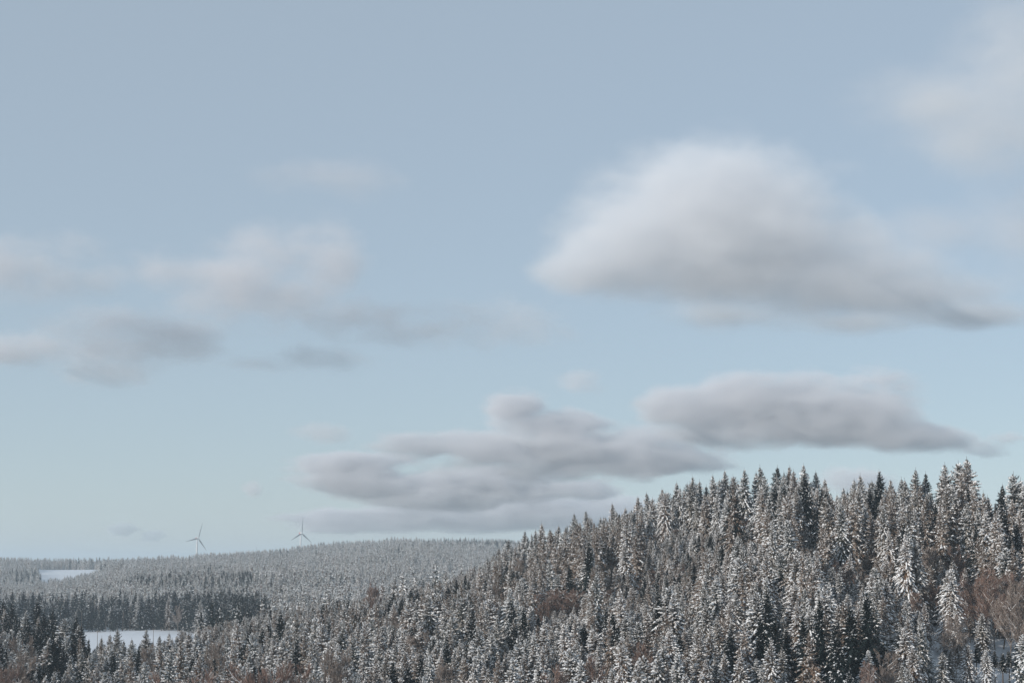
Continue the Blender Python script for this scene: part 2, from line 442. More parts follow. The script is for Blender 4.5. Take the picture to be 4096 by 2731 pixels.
def build_ground():
    R = np.concatenate([[0.5, 15, 30], np.arange(50, 800, 12.0), np.arange(800, 1500, 25.0), np.arange(1500, 4600, 70.0), [4800, 5100, 5600, 6400, 7500, 9000, 11000, 14000, 18000, 23000, 28000]])
    A = np.radians(np.concatenate([np.arange(-180, -26, 7.0), np.arange(-26, 26.01, 0.4), np.arange(33, 180, 7.0)]))
    aa = np.clip(A, -math.radians(25), math.radians(25))
    v = []
    for r in R:
        Y = r * np.cos(aa)
        z = ground(2048 + F * np.tan(aa) / CT, Y)
        v.append(np.stack([r * np.sin(A), r * np.cos(A), z], 1))
    nA = len(A)
    v = np.concatenate(v)
    f = [(i * nA + j, i * nA + (j + 1) % nA, (i + 1) * nA + (j + 1) % nA, (i + 1) * nA + j) for i in range(len(R) - 1) for j in range(nA)]
    f.append(tuple(range(nA))[::-1])
    me = bpy.data.meshes.new("ground")
    me.from_pydata(v.tolist(), [], f)
    me.polygons.foreach_set("use_smooth", [True] * len(me.polygons))
    me.materials.append(M_GROUND)
    o = obj("ground", me)
    tag(o, "snow-covered rolling hills with open white fields", None, None, "structure")
build_ground()

# ------------------------------------------------------------------ trees as single things
rng = np.random.default_rng(77)
random.seed(5)
def place_conifer(name, kind, i, px, Y, H, label, group, wide=1.0, rot=None):
    d = kind[i % len(kind)]
    x, z = u_of(px) * Y, float(ground(px, Y))
    root = bpy.data.objects.new(name, None)
    root.empty_display_size = 1.0
    COL.objects.link(root)
    root.location = (x, Y, z - 0.25)
    k = H / d["H"]
    w = k * wide
    root.scale = (w, w, k)
    root.rotation_euler = (random.gauss(0, .025), random.gauss(0, .025), random.uniform(0, 6.28) if rot is None else rot)
    tag(root, label, "tree", group)
    obj("trunk", d["trunk"], root)
    c = obj("crown", d["crown"], root)
    tag(obj("snow", d["snow"], c), kind="stuff")
    return root

def place_bare(px, top, base_Y, width, label, tone="red", v=None, group="leafless broadleaf trees among the spruces"):
    """top: photograph row of the crown's top; width: crown width in photograph pixels"""
    pool = [b for b in BARE if b["tone"] == tone]
    d = pool[(v if v is not None else random.randrange(len(pool))) % len(pool)]
    x, z = u_of(px) * base_Y, float(ground(px, base_Y))
    H = max(6.0, ray(px, top)[1] * base_Y - z)
    wm = width / F * base_Y
    own = max(d["crown"].vertices[i].co.x for i in range(0, len(d["crown"].vertices), 7)) * 2
    root = bpy.data.objects.new("bare_tree", None)
    COL.objects.link(root)
    root.location = (x, base_Y, z - 0.2)
    k = H / d["H"]
    w = min(max(wm / own, k * .7), k * 1.7)
    root.scale = (w, w, k)
    root.rotation_euler = (0, 0, random.uniform(0, 6.28))
    tag(root, label, "tree", group)
    t = obj("trunk", d["trunk"], root)
    tag(obj("snow", d["snow"], t), kind="stuff")
    obj("crown", d["crown"], root)
    return root

# skyline of the near hill: tree tops read off the photograph
TOPS = [(1890, 2268), (1945, 2225), (1990, 2188), (2040, 2158), (2089, 2124), (2130, 2118), (2172, 2091), (2225, 2100), (2297, 2055), (2350, 2043), (2400, 2068), (2454, 2011),
        (2500, 2030), (2549, 1987), (2606, 1969), (2656, 1955), (2713, 1930), (2772, 1907), (2812, 1922), (2861, 1902), (2903, 1883), (2940, 1905), (2986, 1877), (3030, 1890),
        (3063, 1865), (3110, 1866), (3154, 1866), (3195, 1880), (3234, 1859), (3273, 1886), (3303, 1916), (3350, 1978), (3386, 1951), (3419, 1919), (3460, 1898), (3493, 1925),
        (3534, 1883), (3564, 1919), (3624, 1913), (3650, 1877), (3719, 1892), (3784, 1889), (3805, 1856), (3843, 1853), (3894, 1835), (3968, 1984), (4010, 1939), (4066, 1895)]
RIDGE_P = [-900, 0, 300, 750, 1000, 1250, 1600, 2000, 2400, 2800, 3200, 3600, 4096, 5000]
RIDGE_Y = [700, 690, 620, 700, 740, 760, 770, 720, 660, 600, 540, 480, 430, 430]
def ridge(px): return np.interp(px, RIDGE_P, RIDGE_Y)
LIMIT_P = [-900, 0, 60, 150, 230, 330, 350, 380, 420, 700, 760, 850, 950, 1100, 1300, 1500, 1600, 1750, 1850] + [t[0] for t in TOPS[1:]] + [4200, 5000]
LIMIT_R = [2400, 2400, 2405, 2430, 2440, 2490, 2535, 2560, 2566, 2552, 2508, 2490, 2460, 2430, 2400, 2375, 2360, 2320, 2290] + [t[1] + 14 for t in TOPS[1:]] + [1900, 1900]
def top_limit(px): return np.interp(px, LIMIT_P, LIMIT_R)

ONES = ["", "first", "second", "third", "fourth", "fifth", "sixth", "seventh", "eighth", "ninth", "tenth", "eleventh", "twelfth", "thirteenth", "fourteenth", "fifteenth", "sixteenth", "seventeenth", "eighteenth", "nineteenth"]
TENS = {20: "twent", 30: "thirt", 40: "fort", 50: "fift", 60: "sixt"}
def ordinal(n):
    if n < 20: return ONES[n]
    t = TENS[n // 10 * 10]
    return t + "ieth" if n % 10 == 0 else t + "y-" + ONES[n % 10]
occupied = []
nT = len(TOPS)
for i, (px, py) in enumerate(TOPS):
    Y = float(ridge(px)) + random.uniform(-14, 6)
    H = ray(px, py)[1] * Y - float(ground(px, Y))
    if H < 13: Y -= 25; H = ray(px, py)[1] * Y - float(ground(px, Y))
    H = min(max(H, 10), 33)
    if i < nT // 2:
        lab = "%s snow-dusted spruce along the ridge skyline, counted up from its low end" % ordinal(i + 1) if i else "lowest snow-dusted spruce where the ridge skyline dips to the far forest"
    else:
        j = nT - 1 - i
        lab = {0: "thin ragged spruce on the ridge skyline by the right edge of the picture", 3: "tallest broad dark-topped spruce on the ridge skyline"}.get(j, "%s spruce from the right edge along the ridge skyline" % ordinal(j + 1))
    dark = px > 3050 and random.random() < .35
    place_conifer("spruce_tree", DARK if dark else SPRUCE, random.choice([0, 1, 2, 5, 6]), px, Y, H, lab, "spruces on the ridge skyline", wide=(1.15 if j_ == 3 else 1.0) if (j_ := nT - 1 - i) < 24 else 0.95)
    occupied.append((px, Y))

# row of dark-needled spruces with little snow, along the edge behind the snowy field
n_pole = n_row = n_clump = 0
for i in range(74):
    px = -60 + i * 15.4 + random.uniform(-9, 9)
    Y = 1256 + random.uniform(0, 38) - max(0, px - 700) * .35
    top = 2394 + random.uniform(-34, 44) + (14 if 340 < px < 520 else 0) - (24 if px > 860 else 0)
    H = min(32, max(12, ray(px, top)[1] * Y - float(ground(px, Y))))
    pole = (350 < px < 520 and i % 3 != 1) or (px < 700 and random.random() < .12)
    if pole:
        n_pole += 1; where = "thin-trunked dark spruce behind the lower snow field, %s from the left" % ordinal(n_pole)
    elif px < 760:
        n_row += 1; where = "dark spruce in the row edging the lower snow field, %s from the left" % ordinal(n_row)
    else:
        n_clump += 1; where = "blackish spruce in the dark clump ending the field row, %s from the left" % ordinal(n_clump)
    grp = "dark spruces edging the lower snow field"
    mixed = not pole and px < 860 and (i * 7) % 8 == 0
    if mixed: where = where.replace("dark spruce in", "greyer snow-dusted spruce in")
    place_conifer("spruce_tree" if mixed else "dark_spruce_tree", POLE if pole else (SPRUCE if mixed else DARK), i, px, Y, H, where, grp, wide=1.15)

# dark spruces of the stand on the left, in front of the field row
LEFT = [(20, 2400, 700), (62, 2412, 690), (105, 2440, 660), (150, 2392, 705), (190, 2450, 650), (225, 2440, 680), (262, 2470, 640), (298, 2462, 655), (338, 2500, 600), (316, 2560, 570),
                                  (40, 2520, 600), (95, 2545, 580), (175, 2530, 600), (235, 2560, 575), (280, 2545, 590), (-30, 2430, 660), (10, 2600, 540), (355, 2590, 560)]
LEFT_RANK = {k: r + 1 for r, k in enumerate(sorted(range(len(LEFT)), key=lambda k: LEFT[k][0]))}
for i, (px, top, Y) in enumerate(LEFT):
    H = min(32, ray(px, top)[1] * Y - float(ground(px, Y)))
    lab = "darkest spruce with snow on one side, at the left end of the lower field" if i == 8 else "%s of the dark spruces in the left stand, counting inward from the picture's edge" % ordinal(LEFT_RANK[i])
    place_conifer("dark_spruce_tree", DARK if i % 4 != 2 else SPRUCE, i, px, Y, H, lab, "dark spruces of the left stand", wide=1.1)
    occupied.append((px, Y))

# small snowy spruces whose tips stand out against the lower field
for i, (px, top, Y, lab) in enumerate([(407, 2545, 585, "thin snowy spruce tip beside the first pole in the field"), (455, 2535, 570, "slim snowy spruce before the lower field, left of the ragged one"),
                                       (478, 2512, 560, "tall ragged snowy spruce standing out against the lower field"), (538, 2555, 545, "narrow snow-caked young spruce against the field's shaded dip"),
                                       (590, 2515, 560, "snowy spruce with spreading arms in front of the lower field"), (634, 2540, 590, "stubby snow-capped spruce just right of the second field pole"),
                                       (686, 2530, 570, "flat-topped snowy spruce near the right end of the lower field"), (735, 2515, 575, "snowy spruce at the right corner of the lower field"),
                                       (430, 2562, 560, "small snowy spruce tip at the field's left part, beside the slim one"), (508, 2560, 575, "small snowy spruce tip right of the tall ragged one"),
                                       (565, 2572, 555, "small snowy spruce tip in the middle of the lower field's front edge"), (612, 2568, 570, "small snowy spruce tip just left of the second field pole"),
                                       (660, 2558, 560, "small snowy spruce tip between the stubby and the flat-topped ones"), (710, 2540, 565, "snowy spruce tip left of the field's right corner")]):
    H = ray(px, top)[1] * Y - float(ground(px, Y))
    place_conifer("spruce_tree", SPRUCE, i * 3 + 1, px, Y, max(9, H), lab, "snowy spruces before the lower field", wide=0.95)
    occupied.append((px, Y))

# young trees and thin poles at the wood's edge by the right border
for i, (px, base_Y, top, kind, lab) in enumerate([
        (3855, 318, 2570, SPRUCE, "narrow snow-plastered spruce in front of the leafless thicket"), (3928, 314, 2592, SPRUCE, "small dark-hearted snowy spruce below the thicket's dark trunk"),
        (3748, 308, 2600, SPRUCE, "low snow-laden spruce with white lower skirts at the bottom edge"), (3690, 315, 2560, SPRUCE, "snowy spruce left of the leafless snag at the bottom"),
        (4086, 316, 2530, SPRUCE, "snowy spruce cut by the right edge below the thicket"), (3790, 322, 2590, SPRUCE, "snowy spruce at the foot of the leafless snag"),
        (3962, 322, 2600, POLE, "thin pole-like conifer beneath the thicket, first of four"), (3992, 320, 2606, POLE, "thin pole-like conifer beneath the thicket, second of four"),
        (4020, 323, 2598, POLE, "thin pole-like conifer beneath the thicket, third of four"), (4048, 321, 2612, POLE, "thin pole-like conifer beneath the thicket, fourth of four"),
        (3888, 326, 2580, POLE, "thin dark conifer stem between the two young snowy spruces"), (3640, 306, 2585, SPRUCE, "snowy spruce at the bottom edge, right of the low leafless tree")]):
    Hh_ = ray(px, top)[1] * base_Y - float(ground(px, base_Y))
    place_conifer("young_spruce_tree" if Hh_ < 8 else "spruce_tree", kind, i + 2, px, base_Y, max(4.5, Hh_), lab, "young conifers at the wood's edge", wide=1.5 if kind is SPRUCE else 1.9)
    occupied.append((px, base_Y))
# leafless trees
BARES = [
    (3905, 2300, 352, 150, "leafless red-brown tree at the left of the thicket by the right edge", "red", 0),
    (3967, 2285, 346, 140, "dark-trunked leafless tree in the middle of the right-edge thicket", "red", 2),
    (4029, 2310, 340, 170, "pale-trunked leafless tree with snowy limbs near the right edge", "grey", 2),
    (4088, 2290, 350, 160, "leafless tree cut by the right edge of the picture", "red", 1),
    (3940, 2270, 372, 150, "leafless red crown rising behind the right-edge thicket", "red", 1),
    (4050, 2275, 368, 150, "leafless brown crown behind the pale-trunked tree", "red", 4),
    (3870, 2330, 362, 140, "leafless brown tree at the back left of the right-edge thicket", "red", 4),
    (4000, 2330, 358, 150, "leafless grey tree wedged between the thicket's two main trunks", "grey", 0),
    (4075, 2340, 336, 150, "leafless tree with long slanting limbs just inside the right edge", "grey", 1),
    (3811, 2440, 330, 110, "leafless snag with snowy level limbs at the lower right", "grey", 4),
    (3530, 2590, 306, 150, "low leafless brown tree at the bottom edge, right of the dark gap", "grey", 3),
    (3470, 2640, 300, 110, "small leafless bush-like tree at the bottom edge beside the dark gap", "red", 3),
    (2235, 2352, 505, 150, "reddest leafless crown in the middle of the slope", "red", 1),
    (2300, 2362, 500, 120, "leafless red-brown crown joined to the reddest one", "red", 3),
    (2180, 2368, 495, 130, "leafless red-brown crown at the left end of the reddest patch", "red", 0),
    (2262, 2345, 512, 140, "leafless red crown at the back of the reddest patch", "red", 4),
    (2595, 2350, 505, 120, "leafless brown crown before the widest brown patch", "red", 3),
    (2680, 2345, 508, 120, "leafless brown crown at the front of the brown patch's upper half", "red", 1),
    (2690, 2110, 590, 110, "grey-brown leafless crown just left of the upper slope's middle one", "grey", 3),
    (2800, 2190, 560, 130, "grey-brown leafless crown in front of the upper slope's three", "grey", 4),
    (2455, 2240, 560, 90, "thin brown leafless tree on the slope's left shoulder", "red", 2),
    (3245, 2130, 480, 80, "reddish leafless crown under the dark ridge spruces", "red", 0),
    (3380, 2290, 400, 130, "reddish leafless crown in front of the right slope's pair", "red", 4),
    (3560, 2240, 405, 100, "greyish leafless crown on the right slope beneath the ridge dip", "grey", 1),
    (3640, 2360, 365, 110, "brown leafless tree two crowns left of the right-edge thicket", "red", 2),
    (2380, 2620, 325, 110, "red-brown leafless bush near the bottom edge below the slope's brown patch", "red", 3),
    (1180, 2640, 340, 110, "brown leafless crown at the bottom edge right of the red-brown pair", "red", 0),
    (930, 2690, 325, 120, "red-brown leafless crown low at the bottom edge, left of the pair", "red", 4),
    (860, 2560, 480, 80, "grey leafless tree among snowy spruces right of the lower field", "grey", 0),
    (1680, 2520, 430, 80, "brownish leafless tree in the mid wood below the two dark spruces", "grey", 3),
    (2445, 2350, 520, 100, "leafless brown tree halfway up the slope between spruces", "red", 0),
    (2550, 2340, 515, 110, "leafless brown crown left of the widest brown patch", "red", 1),
    (2640, 2330, 520, 120, "leafless brown crown in the widest brown patch on the slope", "red", 4),
    (2715, 2325, 515, 110, "leafless brown crown at the upper end of the brown patch", "red", 0),
    (2630, 2130, 590, 120, "grey leafless crown high on the slope below the ridge", "grey", 0),
    (2760, 2150, 575, 130, "grey-brown leafless crown on the upper slope, middle of three", "grey", 1),
    (2840, 2150, 570, 130, "grey-brown leafless crown on the upper slope, last of three", "grey", 2),
    (2985, 2062, 560, 90, "red leafless bush high up, just under the dark ridge spruces", "red", 3),
    (3010, 2085, 545, 80, "second red leafless bush high up under the ridge spruces", "red", 1),
    (2900, 2290, 480, 100, "thin brown leafless tree in the middle of the slope", "grey", 0),
    (3345, 2235, 415, 120, "brown leafless crown on the right slope, left of two", "red", 1),
    (3420, 2262, 405, 130, "pale leafless crown on the right slope, right of two", "grey", 3),
    (3470, 2210, 425, 90, "greyish leafless tree between spruces on the right slope", "grey", 2),
    (3730, 2180, 405, 110, "grey leafless tree above the right-edge thicket", "grey", 0),
    (3830, 2180, 400, 90, "reddish leafless tree high above the right-edge thicket", "red", 1),
    (3720, 2330, 372, 110, "brown leafless crown left of the right-edge thicket", "red", 0),
    (1495, 2335, 640, 60, "brown leafless tree in a gap between two dark spruces, mid slope", "red", 2),
    (1570, 2440, 560, 80, "grey leafless crown below the two dark spruces, mid slope", "grey", 1),
    (1985, 2330, 560, 70, "brown leafless tree where the ridge begins", "grey", 0),
    (2080, 2230, 640, 80, "brown leafless tree under the low end of the ridge", "grey", 2),
    (130, 2545, 500, 150, "leafless dark tree amid the left stand", "grey", 1),
    (90, 2630, 420, 150, "pale leafless tree with snowy limbs in the lower left corner", "grey", 3),
    (30, 2660, 410, 120, "leafless brown tree cut by the left edge at the bottom", "red", 0),
    (610, 2580, 500, 70, "leafless brown tree below the second field pole", "grey", 2),
    (720, 2690, 330, 150, "low red-brown leafless tree at the bottom edge, lower left", "red", 3),
    (820, 2680, 335, 130, "red-brown leafless bush at the bottom edge beside the low one", "red", 1),
    (1020, 2655, 335, 120, "red-brown leafless crown at the bottom edge, centre left", "red", 3),
    (1100, 2670, 330, 110, "smaller red-brown leafless crown at the bottom edge, centre left", "red", 1),
    (1330, 2590, 350, 80, "grey leafless tree near the bottom edge, centre left", "grey", 0),
    (1790, 2640, 330, 90, "grey leafless tree near the bottom edge, centre", "grey", 2),
    (2210, 2660, 318, 120, "red-brown leafless bush at the bottom edge below the slope", "red", 3),
    (2560, 2560, 340, 100, "brown leafless tree low on the slope among snow-laden spruces", "red", 0),
    (718, 2418, 1240, 42, "lone leafless tree at the far edge of the lower snow field", "grey", 1),
    (2760, 2440, 430, 90, "thin grey leafless tree on the lower slope", "grey", 0),
    (3130, 2420, 400, 90, "brown leafless tree between spruces on the lower right slope", "red", 2),
]
for a in BARES:
    place_bare(a[0], a[1], a[2], a[3], a[4], a[5], a[6])
    occupied.append((a[0], a[2]))

# ------------------------------------------------------------------ the rest of the near forest
occ = np.array(occupied)
occ_x, occ_y = u_of(occ[:, 0]) * occ[:, 1], occ[:, 1]
def value_noise(x, y, s, seed=0):
    return (np.sin(x / s * 1.7 + seed) * np.sin(y / s * 1.3 + seed * 2.1) + .6 * np.sin(x / s * 3.9 + y / s * 2.1 + seed * .7)) / 1.6

cand = []
step = 4.7
Yv = 285.0
while Yv < 830:
    px_a, px_b = -420, 4520
    xa, xb = u_of(px_a) * Yv, u_of(px_b) * Yv
    n = int((xb - xa) / step)
    x = xa + (np.arange(n) + rng.random(n)) * step
    y = Yv + rng.uniform(-.5, .5, n) * step
    cand.append(np.stack([x, y], 1))
    step = float(np.interp(Yv, [290, 480], [4.0, 4.8]))
    Yv += step
C = np.concatenate(cand)
X, Yc = C[:, 0], C[:, 1]
PX = 2048 + F * X / Yc / CT
front = 296 + 12 * value_noise(X, X * .3, 30, 1.0) + np.interp(PX, [0, 400, 1200, 3300, 3560, 3720, 4096, 4600], [70, 60, 8, 0, 2, 16, 22, 24])
ok = (Yc > front) & (Yc < ridge(PX) + 45)
ok &= ~((PX > 340) & (PX < 800) & (Yc > 610))
ok &= ~((PX > 3690) & (Yc < 372) & (rng.random(len(X)) < np.where((PX > 3835) & (Yc < 352), .66, .40)))           # open beech wood at the right edge
ok &= ~((PX > 3240) & (PX < 3330) & (Yc < 312))
X, Yc, PX = X[ok], Yc[ok], PX[ok]
dmin = np.full(len(X), 1e9)
for ox, oy in zip(occ_x, occ_y):
    dmin = np.minimum(dmin, (X - ox) ** 2 + (Yc - oy) ** 2)
keep = dmin > 2.6 ** 2
# leave a window in front of every leafless crown
for a in occupied[-len(BARES):]:
    bx, by = u_of(a[0]) * a[1], a[1]
    keep &= ~((np.abs(X - bx * Yc / by) < 2.4) & (Yc < by) & (Yc > by - 7))
X, Yc, PX = X[keep], Yc[keep], PX[keep]
GZ = ground(PX, Yc)
H = 20.5 + 3.2 * value_noise(X, Yc, 28, .4) + rng.normal(0, 3.2, len(X))
H = np.clip(H * np.interp(Yc, [290, 440], [.74, 1.0]), 8, 29)
young = rng.random(len(X)) < .10
H[young] *= .6
# nothing in the scatter rises above the wood's edge that the photograph shows
lim = top_limit(PX) + rng.uniform(0, 40, len(X)) * (330 / Yc) * 1.6
b = (1365.5 - lim) / F
ztop = (math.sin(PITCH) + b * math.cos(PITCH)) / (math.cos(PITCH) - b * math.sin(PITCH)) * Yc
H = np.minimum(H, ztop - GZ)
for a in BARES:                                                             # spruces before a leafless crown stay lower
    infront = (np.abs(PX - a[0]) < a[3] * .5) & (Yc < a[2]) & (Yc > a[2] - 140)
    rows = a[1] + min(120, a[3] * .9) * rng.uniform(.65, 1.3, len(X))
    b_ = (1365.5 - rows) / F
    zt = (math.sin(PITCH) + b_ * math.cos(PITCH)) / (math.cos(PITCH) - b_ * math.sin(PITCH)) * Yc
    H = np.where(infront, np.maximum(np.minimum(H, zt - GZ), rng.uniform(7, 12, len(X))), H)
good = H > 5.5
X, Yc, PX, GZ, H = X[good], Yc[good], PX[good], GZ[good], H[good]
shade = value_noise(X, Yc, 40, 2.2) + rng.normal(0, .5, len(X)) - np.where((PX < 375) & (Yc > 420), 1.2, 0)
VAR = np.where(shade < -.85, 8 + rng.integers(0, 3, len(X)), rng.integers(0, 8, len(X)))
brown = value_noise(X, Yc, 55, 5.1) + .75 * np.exp(-((PX - 2400) / 450) ** 2) * (Yc > 430) + rng.normal(0, .6, len(X))
VAR = np.where((brown > .5) & (VAR < 8), 11 + rng.integers(0, 3, len(X)), VAR)
lean = rng.random(len(X)) < .12
WIDE = rng.uniform(.66, 1.14, len(X)) * np.clip(20 / np.maximum(H, 12), .95, 1.25)

# the largest in view become single things
vis = (PX > -20) & (PX < 4116)
topz = GZ + H
TPY = np.array([project(x, y, z)[1] for x, y, z in zip(X, Yc, topz)])
score = np.where(vis & (TPY < 2700), H / Yc, 0)
order = np.argsort(-score)[:190]
single = np.zeros(len(X), bool); single[order] = True
def sector(px, Y):
    if px < 700: return "snow-covered spruce in the lower left wood below the snow field"
    if px < 1300: return "snow-laden spruce in the front rows left of the bottom centre"
    if px < 2000: return "snow-laden spruce in the front rows at the bottom centre"
    if px < 2700: return "snow-laden spruce at the foot of the slope below the red-brown crowns"
    if px < 3350: return "broad snow-laden spruce at the foot of the slope below the highest ridge"
    if px < 3750: return "snow-laden spruce at the foot of the slope left of the leafless thicket"
    return "snowy spruce at the wood's edge around the leafless thicket"
front_row, taken = [], []
for i in sorted(np.where(single)[0], key=lambda k: Yc[k]):                  # trees nothing in the wood stands in front of
    w = 2.2 / Yc[i] * F
    if all(abs(PX[i] - q) > w for q in taken):
        front_row.append(i)
    taken.append(PX[i])
FRONT_RANK = {k: r + 1 for r, k in enumerate(sorted(front_row, key=lambda k: PX[k]))}
for i in np.where(single)[0]:
    kind, v = (SPRUCE, int(VAR[i])) if VAR[i] < 8 else ((DARK, int(VAR[i]) - 8) if VAR[i] < 11 else (LARCH, int(VAR[i]) - 11))
    if PX[i] > 3800 and Yc[i] < 345 and rng.random() < .5: kind, v = POLE, i
    lab = grp = sector(PX[i], Yc[i])
    sort = "brown twiggy larch" if kind is LARCH else ("dark spruce" if kind is DARK else "snow-laden spruce")
    if i in FRONT_RANK:
        lab, grp = "%s tree from the left along the wood's bottom front row, a %s" % (ordinal(FRONT_RANK[i]), sort), "front row of the wood along the bottom edge"
    elif kind is LARCH: lab = lab.replace("snow-covered spruce", sort).replace("broad snow-laden spruce", sort).replace("snow-laden spruce", sort).replace("snowy spruce", sort)
    elif kind is DARK: lab = lab.replace("snow-covered spruce", sort).replace("broad snow-laden spruce", sort).replace("snow-laden spruce", sort).replace("snowy spruce", sort)
    if H[i] < 13: lab = "short " + lab if i not in FRONT_RANK else lab
    place_conifer("larch_tree" if kind is LARCH else "spruce_tree", kind, v, float(PX[i]), float(Yc[i]), float(H[i]), lab, grp, wide=float(WIDE[i]))

def forest(name, label, x, y, z, H, var, wide, pool):
    """one mass of trees: points that carry instanced trees"""
    src = bpy.data.collections.new(name + "_kinds")
    for i, d in enumerate(pool):
        o = bpy.data.objects.new("%s_%02d" % (name, i), d["whole"]); src.objects.link(o)
    me = bpy.data.meshes.new(name)
    n = len(x)
    me.vertices.add(n)
    me.vertices.foreach_set("co", np.stack([x, y, z - .25], 1).astype(np.float32).reshape(-1))
    hs_ = np.array([d["H"] for d in pool])[var]
    k = H / hs_
    def attr(nm, typ, data):
        a = me.attributes.new(nm, typ, 'POINT')
        a.data.foreach_set("vector" if typ == 'FLOAT_VECTOR' else "value", np.asarray(data).reshape(-1))
    attr("kind_index", 'INT', var.astype(np.int32))
    attr("size", 'FLOAT_VECTOR', np.stack([k * wide, k * wide, k], 1).astype(np.float32))
    attr("turn", 'FLOAT_VECTOR', np.stack([rng.normal(0, .028, n), rng.normal(0, .028, n), rng.uniform(0, 6.283, n)], 1).astype(np.float32))
    g = bpy.data.node_groups.new(name, 'GeometryNodeTree')
    g.interface.new_socket("Geometry", in_out='INPUT', socket_type='NodeSocketGeometry')
    g.interface.new_socket("Geometry", in_out='OUTPUT', socket_type='NodeSocketGeometry')
    N, L = g.nodes, g.links
    gi, go = N.new("NodeGroupInput"), N.new("NodeGroupOutput")
    ci = N.new("GeometryNodeCollectionInfo")
    ci.inputs["Collection"].default_value = src
    ci.inputs["Separate Children"].default_value = True
    ci.inputs["Reset Children"].default_value = True
    ip = N.new("GeometryNodeInstanceOnPoints")
    ip.inputs["Pick Instance"].default_value = True
    def named(nm, typ):
        a = N.new("GeometryNodeInputNamedAttribute"); a.data_type = typ; a.inputs["Name"].default_value = nm
        return a.outputs[0]
    L.new(gi.outputs[0], ip.inputs["Points"])
    L.new(ci.outputs[0], ip.inputs["Instance"])
    L.new(named("kind_index", 'INT'), ip.inputs["Instance Index"])
    L.new(named("size", 'FLOAT_VECTOR'), ip.inputs["Scale"])
    e = N.new("FunctionNodeEulerToRotation")
    L.new(named("turn", 'FLOAT_VECTOR'), e.inputs[0])
    L.new(e.outputs[0], ip.inputs["Rotation"])
    L.new(ip.outputs[0], go.inputs[0])
    o = obj(name, me)
    md = o.modifiers.new("trees", 'NODES'); md.node_group = g
    tag(o, label, "forest", None, "stuff")
    return o
r = ~single
forest("hillside_forest", "dense snow-dusted spruce forest covering the near hill", X[r], Yc[r], GZ[r], H[r], VAR[r], WIDE[r], SPRUCE + DARK + LARCH)

# ------------------------------------------------------------------ far forest
fx, fy = [], []
Yv = 790.0
while Yv < 4700:
    st = 7.2 if Yv < 2000 else 9.4
    xa, xb = u_of(-350) * Yv, u_of(2700) * Yv
    n = int((xb - xa) / st)
    fx.append(xa + (np.arange(n) + rng.random(n)) * st)
    fy.append(Yv + rng.uniform(-.5, .5, n) * st)
    Yv += st
fx, fy = np.concatenate(fx), np.concatenate(fy)
fpx = 2048 + F * fx / fy / CT
ok = np.ones(len(fx), bool)
ok &= ~((fpx < 800) & (fy < 1290))                                           # lower field
ok &= ~((fpx >= 800) & (fpx < 1000) & (fy > 960) & (fy < 1230))
edge = 30 * np.sin(fx * .02)
ok &= ~((fpx > 152 + edge * .1) & (fpx < 405) & (fy > 2930 + edge + np.clip(fpx - 280, 0, 200) * 2.2) & (fy < 3400 + edge * .3))     # upper field
ok &= ~((fpx > 152) & (fpx < 405) & (fy > 2780) & (fy <= 2990) & (rng.random(len(fx)) < .5))
ok &= (value_noise(fx, fy, 60, 3.3) + rng.normal(0, .35, len(fx))) > -.95
ok &= (fy < 1300) | (fpx < 2250)
fx, fy, fpx = fx[ok], fy[ok], fpx[ok]
wx_, wy_ = fx + 45 * np.sin(fy / 90.0) + 20 * np.sin(fx / 37.0), fy + 50 * np.sin(fx / 110.0)      # forest stands of one age each
cell = (np.floor(wx_ / 130).astype(int) * 7349 + np.floor(wy_ / 190).astype(int) * 9151) % 4096
stand = np.random.default_rng(9).random((4096, 3))[cell]
thin = rng.random(len(fx)) < .62 + .38 * stand[:, 2]
fx, fy, fpx, stand = fx[thin], fy[thin], fpx[thin], stand[thin]
fz = ground(fpx, fy)
fH = np.clip(15.5 + 10.0 * stand[:, 0] + 1.5 * value_noise(fx, fy, 60, 1.1) + rng.normal(0, 3.0, len(fx)), 6, 32)
def cap(px, Y, z, h, rows):
    """tree heights kept under the photograph rows given for each column"""
    b_ = (1365.5 - rows) / F
    return np.minimum(h, (math.sin(PITCH) + b_ * math.cos(PITCH)) / (math.cos(PITCH) - b_ * math.sin(PITCH)) * Y - z)
fld = (fpx > 160 + rng.normal(0, 14, len(fx))) & (fpx < 400 + rng.normal(0, 10, len(fx))) & (fy < 3180)
fH = np.where(fld, cap(fpx, fy, fz, fH, np.interp(fpx, [148, 200, 280, 330, 400], [2326, 2317, 2308, 2297, 2284]) + rng.uniform(-9, 9, len(fx)) + 4 * np.sin(fpx * .11)), fH)
sky_rows = np.interp(fpx, [-400, 0, 300, 500, 700, 800, 1000, 1130, 1180, 1250, 1400, 1600, 1800, 2000, 2100], [2240, 2240, 2240, 2236, 2228, 2222, 2213, 2203, 2190, 2177, 2163, 2155, 2157, 2166, 2175])
fH = cap(fpx, fy, fz, fH, sky_rows - 14)
gd = fH > 5
fx, fy, fz, fpx, fH, stand = fx[gd], fy[gd], fz[gd], fpx[gd], fH[gd], stand[gd]
fn = .95 * (stand[:, 1] * 2 - 1) + .2 + rng.normal(0, .4, len(fx)) + np.where((fpx > 1650) & (fy > 3500), -1.1, 0) + np.where((fpx > 1150) & (fpx < 1950) & (fy < 3500), .5, 0)
fvar = np.where((fn < -.75) | ((fy < 1420) & (fpx < 1020 + 80 * rng.random(len(fx))) & (rng.random(len(fx)) < .85)), 8 + rng.integers(0, 3, len(fx)), np.where(fn > .5, rng.choice([2, 3, 6, 0], len(fx)), rng.integers(0, 8, len(fx))))
forest("far_forest", "hazy snow-dusted spruce forest rolling to the far horizon", fx, fy, fz, fH, fvar, rng.uniform(.62, .95, len(fx)), FAR + FAR_DARK)

